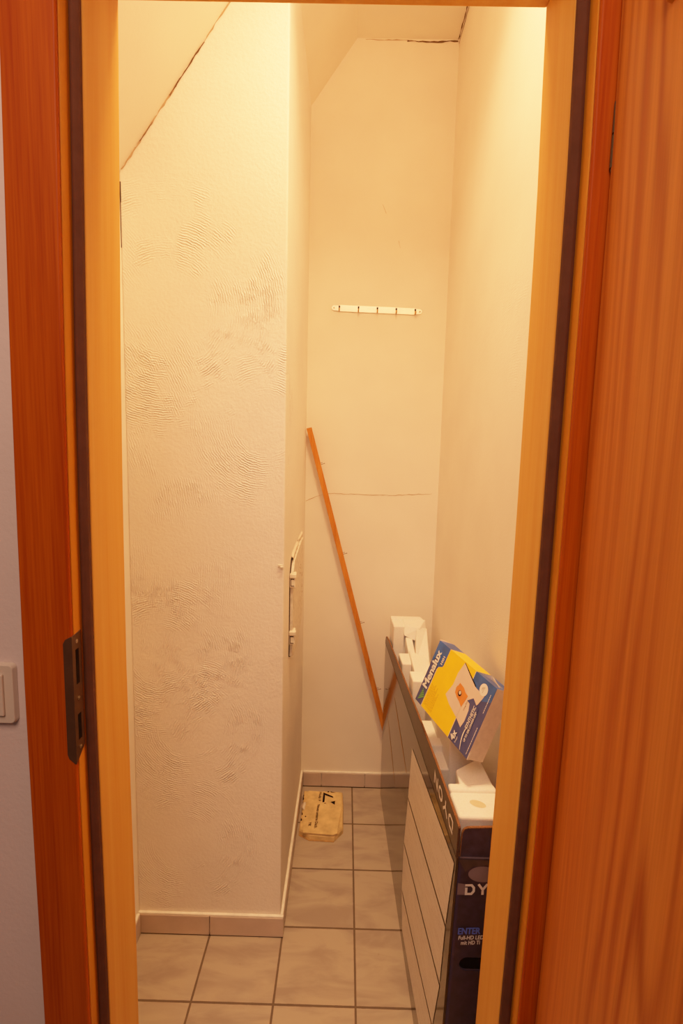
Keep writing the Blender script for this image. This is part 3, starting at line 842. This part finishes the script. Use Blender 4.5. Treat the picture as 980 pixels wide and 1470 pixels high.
for (ya, za, yb_, zb_) in ((1.690, .400, 1.470, .292), (1.560, .540, 1.290, .455)):  # two pale streaks: reflections painted onto the glossy side
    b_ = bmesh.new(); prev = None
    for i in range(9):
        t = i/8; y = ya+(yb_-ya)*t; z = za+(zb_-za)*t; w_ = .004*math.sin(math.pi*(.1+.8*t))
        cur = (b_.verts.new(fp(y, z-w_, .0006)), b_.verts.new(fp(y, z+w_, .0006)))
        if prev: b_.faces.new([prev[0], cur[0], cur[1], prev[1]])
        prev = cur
    mesh_obj('reflection_streak', b_, M['kraft'], carton)
# front print
def end_text(body, u, z, width, height, mat, shear=0, heavy=.04):
    b = bmesh.new()
    text_mesh(b, body, ep(u, z, YN-.0008), (1, 0, .06), (0, 0, 1), width, height, 0, shear, heavy=heavy)
    return mesh_obj('lettering', b, mat, carton)
ep0 = lambda x, z: x-fx(YN, z)
b_ = bmesh.new(); cx, cz = .262, .592
loop = [ (cx+.026*math.cos(t), YN-.0004, cz+.0155*math.sin(t)) for t in [2*math.pi*i/28 for i in range(28)]]
b_.faces.new([b_.verts.new(v) for v in loop]); mesh_obj('printed_oval', b_, M['mauve_ink'], carton)
b_ = bmesh.new(); b_.faces.new([b_.verts.new(v) for v in ((.2185, YN-.0004, .5505), (.2330, YN-.0004, .5505), (.2330, YN-.0004, .5715), (.2185, YN-.0004, .5735))])
mesh_obj('printed_bar', b_, M['mauve_ink'], carton)
# angular carton lettering, drawn as strokes
GLYPH = {'D': ([[(0, .62), (0, 0), (.70, 0), (1, .30), (1, .70), (.70, 1), (0, 1)]], 1.0),
         'Y': ([[(0, 1), (.5, .45), (1, 1)], [(.5, .22), (.5, 0)]], 1.0),
         'O': ([[(.28, 0), (.72, 0), (1, .28), (1, .72), (.72, 1), (.28, 1), (0, .72), (0, .28), (.28, 0)]], 1.0),
         'N': ([[(0, 0), (0, 1), (1, 0), (1, 1)]], 1.0)}
def strokes(bm, word, O, X, Y, width, height, thick=.20, gap=.28):
    O, X, Y = Vector(O), Vector(X).normalized(), Vector(Y).normalized()
    n_ = len(word); lw = width/(n_+gap*(n_-1)); t = thick*height/2
    for i, ch in enumerate(word):
        for line in GLYPH[ch][0]:
            P = [Vector((i*lw*(1+gap)+t+x*(lw-2*t), t+y*(height-2*t))) for x, y in line]
            closed = (P[0]-P[-1]).length < 1e-6
            m_ = len(P); L_, R_2 = [], []
            for j in range(m_):
                if closed and j in (0, m_-1): d0, d1 = (P[-1]-P[-2]).normalized(), (P[1]-P[0]).normalized()
                else:
                    d0 = (P[j]-P[j-1]).normalized() if j > 0 else (P[1]-P[0]).normalized()
                    d1 = (P[j+1]-P[j]).normalized() if j < m_-1 else d0
                tt = (d0+d1).normalized(); nn = Vector((-tt.y, tt.x)); k_ = t/max(.45, nn.dot(Vector((-d1.y, d1.x))))
                ex = Vector((0, 0))
                if not closed and j == 0: ex = -d1*t
                if not closed and j == m_-1: ex = d0*t
                L_.append(P[j]+nn*k_+ex); R_2.append(P[j]-nn*k_+ex)
            for j in range(m_-1):
                bm.faces.new([bm.verts.new(O+X*q.x+Y*q.y) for q in (L_[j], L_[j+1], R_2[j+1], R_2[j])])
b_ = bmesh.new(); strokes(b_, 'DYON', ep(ep0(.2318, .55), .5505, YN-.0008), (1, 0, .05), (0, 0, 1), .086, .0215)
mesh_obj('lettering', b_, M['white_ink'], carton)
b_ = bmesh.new(); O = fp(.840, .668, .0012)
strokes(b_, 'DYON', O, fp(.988, .668, .0012)-O, fp(.84, .64, .0012)-O, .150, .0265)
for v in b_.verts: v.co.x = fx(v.co.y, v.co.z)-.0012
mesh_obj('lettering', b_, M['white_ink'], flap)
b_ = bmesh.new(); b_.faces.new([b_.verts.new((fx(YN, z)+u, YN-.0003, z)) for u, z in ((.004, .6200), (.0180, .5960), (.030, .6060), (.055, .6100), (.100, .6040), (.108, .6195))])
mesh_obj('printed_patch', b_, plain('creased_print', (.060, .044, .044), .45, var=.2, scale=50), carton)
b_ = bmesh.new(); b_.faces.new([b_.verts.new((fx(YN, z)+u, YN-.0002, z)) for u, z in ((.0048, .02), (.0048, .618), (.0100, .600), (.0105, .02))])
mesh_obj('printed_border', b_, plain('navy_border', (.030, .028, .085), .4), carton)
end_text('ENTER', ep0(.2238, .47), .4715, .0395, .0128, M['blue_ink'], .06, .045)
end_text('Full-HD LED', ep0(.2250, .46), .4605, .0455, .0078, M['white_ink'], .10, .022)
end_text('mit HD Ti', ep0(.2300, .45), .4505, .0345, .0078, M['white_ink'], .10, .022)

# ------------------------------------------------------------------ foam inserts standing in the carton
def foam(name, parts, label, bev=.004):
    root = empty(name, parts[0][0][0]); tag(root, label, 'foam insert', 'white foam inserts in the television carton')
    bm = bmesh.new()
    for lo, hi in parts: bm_hex(bm, lo, hi)
    mesh_obj('foam_body', bm, M['foam'], root, bevel=bev, segs=3)
    return root
def pr_xy(pts, z0, z1): return ([(x, y, z0) for x, y in pts], [(x, y, z1(x, y) if callable(z1) else z1) for x, y in pts])
def fl(y, off): return fx(y, ZF)+off
# near end cap: L-shaped in plan, chamfered lip, thumb dent as painted shade
near = [pr_xy([(fl(.848, .0125), .848), (.316, .848), (.316, .918), (fl(.918, .0125), .918)], .45, .672),
        pr_xy([(fl(.92, .0128), .917), (.316, .917), (.313, .938), (fl(.936, .0135), .938)], .45, .6765),
        pr_xy([(.2455, .935), (.313, .935), (.3085, 1.03), (.2475, .985)], .45, .6745)]
nf = foam('foam_insert', near, 'near white foam end cap with an oval dent, at the front of the carton', .005)
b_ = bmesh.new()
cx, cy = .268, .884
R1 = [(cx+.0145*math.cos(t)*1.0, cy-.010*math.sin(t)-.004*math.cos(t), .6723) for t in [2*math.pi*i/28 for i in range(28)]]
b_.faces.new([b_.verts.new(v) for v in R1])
mesh_obj('dent', b_, plain('dent_shade', (.66, .56, .36), .8), nf)  # flat oval, the dent's shade put into a darker colour
# middle bar with steps under the filter-bag box
mid = [pr_xy([(fl(1.03, .016), 1.036), (.2470, 1.036), (.2480, 1.24), (fl(1.24, .016), 1.24)], .45, .640),
       pr_xy([(fl(1.105, .016), 1.10), (.244, 1.10), (.244, 1.135), (fl(1.135, .016), 1.135)], .45, .6555),
       pr_xy([(.2440, 1.036), (.3070, 1.036), (.300, 1.32), (.2380, 1.32)], .45, lambda x, y: .714 if y < 1.1 else .726)]
foam('foam_insert', mid, 'middle white foam bar with stepped notches under the yellow filter-bag box', .004)
# far end cap: tall block, column, scooped facets and two lower steps
def slab(pts_lo, pts_hi): return (pts_lo, pts_hi)
far = [pr_xy([(.1790, 1.765), (.2970, 1.765), (.2900, 1.800), (.1790, 1.800)], .45, .7345),
       pr_xy([(.1820, 1.700), (.2200, 1.700), (.2260, 1.768), (.1800, 1.768)], .45, .7300),
       # roof behind the column, falling to the right
       ([(.2180, 1.690, .70), (.300, 1.690, .66), (.308, 1.768, .66), (.2180, 1.768, .70)], [(.2200, 1.712, .7300), (.2720, 1.700, .7240), (.304, 1.768, .7345), (.2200, 1.768, .7345)]),
       # slanting slab on the right
       ([(.2440, 1.52, .46), (.2960, 1.50, .46), (.304, 1.768, .46), (.2420, 1.700, .46)], [(.2420, 1.560, .665), (.2860, 1.530, .650), (.306, 1.740, .713), (.2620, 1.700, .728)]),
       # recess back
       ([(.2080, 1.690, .45), (.2620, 1.690, .45), (.2620, 1.765, .45), (.2080, 1.765, .45)], [(.2080, 1.722, .715), (.2620, 1.722, .700), (.2620, 1.765, .722), (.2080, 1.765, .722)]),
       ([(.2200, 1.60, .46), (.2560, 1.60, .46), (.2560, 1.70, .46), (.2200, 1.70, .46)], [(.2240, 1.60, .672), (.2480, 1.60, .668), (.2480, 1.70, .690), (.2240, 1.70, .694)]),
       # step nearer the door
       pr_xy([(fl(1.53, .0145), 1.515), (.2230, 1.515), (.2260, 1.60), (fl(1.60, .0145), 1.60)], .45, .6735),
       ([(.2200, 1.400, .46), (.2860, 1.400, .46), (.2900, 1.60, .46), (.2200, 1.60, .46)], [(.2260, 1.400, .660), (.2860, 1.400, .660), (.2840, 1.57, .668), (.2240, 1.59, .690)]),
       pr_xy([(fl(1.36, .0150), 1.335), (.2420, 1.335), (.2440, 1.40), (fl(1.40, .0150), 1.40)], .45, .702)]
foam('foam_insert', far, 'tall far white foam end cap rising above the carton by the back wall', .004)

# ------------------------------------------------------------------ vacuum filter-bag box leaning on the foam
BC = Vector((.244, 1.037, .815)); BW, BHt, BT = .1540, .2258, .041
ux = Vector((.3576, .0609, .9319)).normalized(); uy = Vector((-.3233, .9443, .0623)); uy = (uy-ux*uy.dot(ux)).normalized(); uz = ux.cross(uy)
bag = empty('filter_bag_box', BC); tag(bag, 'yellow and blue vacuum filter-bag box tilted on the foam inserts', 'box')
def bp(s, q, d=0): return BC + ux*((s-.5)*BW) + uy*((.5-q)*BHt) + uz*d
bm = bmesh.new()
def quad(pts, mi):
    f = bm.faces.new([bm.verts.new(v) for v in pts]); f.material_index = mi
quad([bp(0,0), bp(1,0), bp(1,1), bp(0,1)], 0)
quad([bp(0,0,-BT), bp(1,0,-BT), bp(1,1,-BT), bp(0,1,-BT)], 0)
quad([bp(0,1), bp(1,1), bp(1,1,-BT), bp(0,1,-BT)], 1)      # plain grey end
quad([bp(0,0), bp(1,0), bp(1,0,-BT), bp(0,0,-BT)], 1)
quad([bp(0,0), bp(0,1), bp(0,1,-BT), bp(0,0,-BT)], 1)
for q0, q1, mi in ((0, .215, 2), (.215, .68, 3), (.68, 1, 2)):
    quad([bp(1,q0), bp(1,q1), bp(1,q1,-BT), bp(1,q0,-BT)], mi)
bmesh.ops.remove_doubles(bm, verts=bm.verts, dist=1e-5)
mesh_obj('carton_body', bm, [M['navy'], M['board'], M['sky'], M['yellow']], bag)
# raised end tabs at the two upper corners
bm = bmesh.new()
bm_hex(bm, [bp(.97,-.004,.0003), bp(1.0,-.004,.0003), bp(1.0,-.004,-BT*.9), bp(.97,-.004,-BT*.9)], [bp(.97,-.012,.0), bp(1.012,-.012,.0), bp(1.012,-.014,-BT*.3), bp(.97,-.014,-BT*.3)])
mesh_obj('end_tab', bm, M['board'], bag)
bm = bmesh.new()
bm_hex(bm, [bp(.0,1.001,.0003), bp(.10,1.001,.0003), bp(.10,1.001,-.006), bp(.0,1.001,-.006)], [bp(.0,1.010,.0), bp(.07,1.008,.0), bp(.07,1.008,-.004), bp(.0,1.010,-.004)])
mesh_obj('end_tab', bm, M['board'], bag)
def pp(name, pts, mat, d):
    return poly_obj(name, [bp(s, q, d) for s, q in pts], mat, bag)
e = .0004
pp('printed_field', [(0, .135), (.63, .140), (.66, .150), (.70, .205), (.73, .215), (1, .218), (1, .68), (0, .68)], M['yellow'], e)
pp('printed_band', [(.62, 0), (1, 0), (1, .218), (.73, .215), (.70, .205), (.66, .150), (.63, .14), (.80, .06)], M['sky'], e)
pp('printed_band', [(.62, .68), (1, .68), (1, 1), (.80, 1), (.70, .85)], M['sky'], e)
pp('printed_line', [(0, .131), (.62, .136), (.62, .141), (0, .136)], M['white_ink'], 2*e)
pp('printed_line', [(0, .678), (1, .678), (1, .683), (0, .683)], M['white_ink'], 2*e)
pp('dust_bag_picture', [(.985, .495), (.80, .46), (.62, .46), (.432, .415), (.36, .52), (.30, .68), (.243, .778), (.38, .80), (.52, .80), (.66, .865), (.80, .90), (.82, .75), (.90, .62)], M['bagpaper'], 2*e)
pp('bag_shadow', [(.985, .495), (.995, .500), (.915, .63), (.835, .76), (.82, .75), (.90, .62)], M['black'], 2.2*e)
pp('orange_plate', [(.715, .545), (.66, .535), (.655, .525), (.62, .52), (.555, .532), (.535, .565), (.525, .57), (.50, .63), (.462, .685), (.56, .70), (.648, .713), (.665, .66), (.70, .62)], M['orange'], 3*e)
def disc(name, s, q, r, mat, d, n=24, part=None):
    c = bp(s, q, d)
    return poly_obj(name, [c+ux*(r*math.cos(t))+uy*(r*math.sin(t)) for t in [2*math.pi*i/n for i in range(n)]], mat, bag)
disc('plate_hole', .598, .598, .0062, M['black'], 4*e)
disc('plate_hole', .607, .600, .0040, M['pale'], 5*e)
disc('round_badge', .868, .862, .0125, M['white_ink'], 3*e)
pp('arrow', [(.685, .790), (.600, .725), (.585, .770), (.50, .792), (.24, .800), (.24, .840), (.42, .900), (.555, .895), (.590, .895), (.595, .912)], M['navy'], 3*e)
def btxt(body, s, q, width, height, mat=None, d=4*e, **kw):
    b = bmesh.new(); text_mesh(b, body, bp(s, q, d), ux, uy, width*BW, height, **kw)
    return mesh_obj('lettering', b, mat or M['white_ink'], bag)
btxt('Menalux', .268, .117, .60, .0205, heavy=.055)
btxt('1001', .725, .196, .125, .0072, heavy=.04)
btxt('4x', .030, .772, .125, .0150, heavy=.05)
btxt('bags', .035, .800, .085, .0035)
btxt('SYNTHETIC', .300, .868, .315, .0080, heavy=.025)
btxt('UP TO 50% LONGER LIFE*', .145, .903, .42, .0050, heavy=.03)
btxt('anti-allergy', .872-.045, .868, .085, .003, M['dim_ink'])
btxt('s-bag', .85, .850, .045, .0032, M['dim_ink'])
btxt('s-bag filter', .455, .738, .15, .0035, M['dim_ink'], bold=.01)
for i, (s0, wd) in enumerate(((.06, .30), (.06, .33), (.05, .31), (.05, .34), (.05, .30), (.05, .33), (.05, .22), (.05, .28))):
    b = bmesh.new()
    x = s0
    while x < s0+wd:
        l = random.uniform(.012, .04); qq = .165+i*.021
        b.faces.new([b.verts.new(bp(s, q, 2*e)) for s, q in ((x, qq), (x+l, qq), (x+l, qq+.009), (x, qq+.009))]); x += l+.009
    mesh_obj('small_print', b, M['yellow_dim'], bag)
b = bmesh.new()                                     # thin white swoosh
prev = None
for i in range(15):
    t = i/14; s = .012+.33*t; q = .885-.05*math.sin(t*2.2)+.018*t
    w = .002+.004*math.sin(t*3)
    cur = (b.verts.new(bp(s, q-w, 4*e)), b.verts.new(bp(s, q+w, 4*e)))
    if prev: b.faces.new([prev[0], cur[0], cur[1], prev[1]])
    prev = cur
mesh_obj('swoosh', b, M['white_ink'], bag)
for (s0, s1, q) in ((.045, .40, .970), (.62, .87, .962)):
    b = bmesh.new(); x = s0
    while x < s1:
        l = random.uniform(.01, .03)
        b.faces.new([b.verts.new(bp(s, qq, 2*e)) for s, qq in ((x, q), (x+l, q), (x+l, q+.006), (x, q+.006))]); x += l+.006
    mesh_obj('small_print', b, M['white_ink'], bag)
# triangular stripes emblem
tri = [(.030, .038), (.245, .062), (.132, .126)]
b = bmesh.new()
for i in range(5):
    f0, f1 = i/5+.03, (i+1)/5-.03
    def on(f, side):
        a = tri[1]; c = tri[0] if side == 0 else tri[2]
        return (a[0]+(c[0]-a[0])*f, a[1]+(c[1]-a[1])*f)
    b.faces.new([b.verts.new(bp(*on(f, s_), 2*e)) for f, s_ in ((f0, 0), (f1, 0), (f1, 1), (f0, 1))])
mesh_obj('striped_emblem', b, M['green'], bag)
# green strokes on the narrow side
b = bmesh.new()
for k_ in range(5):
    prev = None
    for i in range(9):
        t = i/8; q = .70+.26*t; dd = -BT*(.25+.12*k_+.25*math.sin(t*3+k_*.5))
        dd = max(-BT*.96, dd)
        w = BT*.018
        cur = (b.verts.new(bp(1.003, q, dd-w)), b.verts.new(bp(1.003, q, dd+w)))
        if prev: b.faces.new([prev[0], cur[0], cur[1], prev[1]])
        prev = cur
mesh_obj('leaf_strokes', b, M['pale'], bag)

# ------------------------------------------------------------------ light
def lamp(name, kind, loc, energy, col, **kw):
    l = bpy.data.lights.new(name, kind); l.energy = energy; l.color = col
    for k_, v in kw.items(): setattr(l, k_, v)
    o = bpy.data.objects.new(name, l); o.location = loc; COL.objects.link(o); return o
cl = lamp('closet_lamp', 'AREA', (.08, .872, 2.690), 18, (1, .475, .20), size=.24, shape='DISK', spread=math.radians(118))
hl = lamp('hall_light', 'AREA', (-.22, -.50, 2.40), 20.5, (1.0, .535, .345), size=.8)
hl.rotation_euler = (Vector((-.05, .70, 1.05))-Vector((-.22, -.50, 2.40))).to_track_quat('-Z', 'Y').to_euler()
w = bpy.data.worlds.new('world'); SC.world = w; w.use_nodes = True
w.node_tree.nodes['Background'].inputs[0].default_value = (1, .62, .52, 1)
w.node_tree.nodes['Background'].inputs[1].default_value = .05

# ------------------------------------------------------------------ camera
cam = bpy.data.cameras.new('camera'); co = bpy.data.objects.new('camera', cam); COL.objects.link(co)
cam.sensor_fit = 'VERTICAL'; cam.sensor_height = 36; cam.sensor_width = 24
cam.lens = 715.4015/1470*36; cam.clip_start = .02
yaw, pit, rol = -.0072, .1188, .0242
f = Vector((math.sin(yaw)*math.cos(pit), math.cos(yaw)*math.cos(pit), -math.sin(pit)))
r = Vector((math.cos(yaw), -math.sin(yaw), 0)); u = r.cross(f)
R_ = r*math.cos(rol)+u*math.sin(rol); U_ = -r*math.sin(rol)+u*math.cos(rol)
mat = Matrix((R_, U_, -f)).transposed().to_4x4(); mat.translation = (0, 0, 1.3339)
co.matrix_world = mat
SC.camera = co
SC.view_settings.view_transform = 'Standard'
SC.view_settings.look = 'None'
SC.view_settings.exposure = 0
# soft highlight shoulder, as in the photograph's own tone curve
SC.view_settings.use_curve_mapping = True
cm = SC.view_settings.curve_mapping
cm.white_level = (5, 5, 5)
cm.use_clip = True
cv_ = cm.curves[3]
KT = 1.30
tone = lambda x: (1-math.exp(-KT*x))*1.0
xs_ = [0, .1, .25, .45, .7, 1.0, 1.5, 2.2, 3.2, 5.0]
cv_.points[0].location = (0, 0); cv_.points[-1].location = (1, tone(5.0))
for x in xs_[1:-1]: cv_.points.new(x/5.0, tone(x))
cm.update()
SC.cycles.max_bounces = 16; SC.cycles.diffuse_bounces = 10
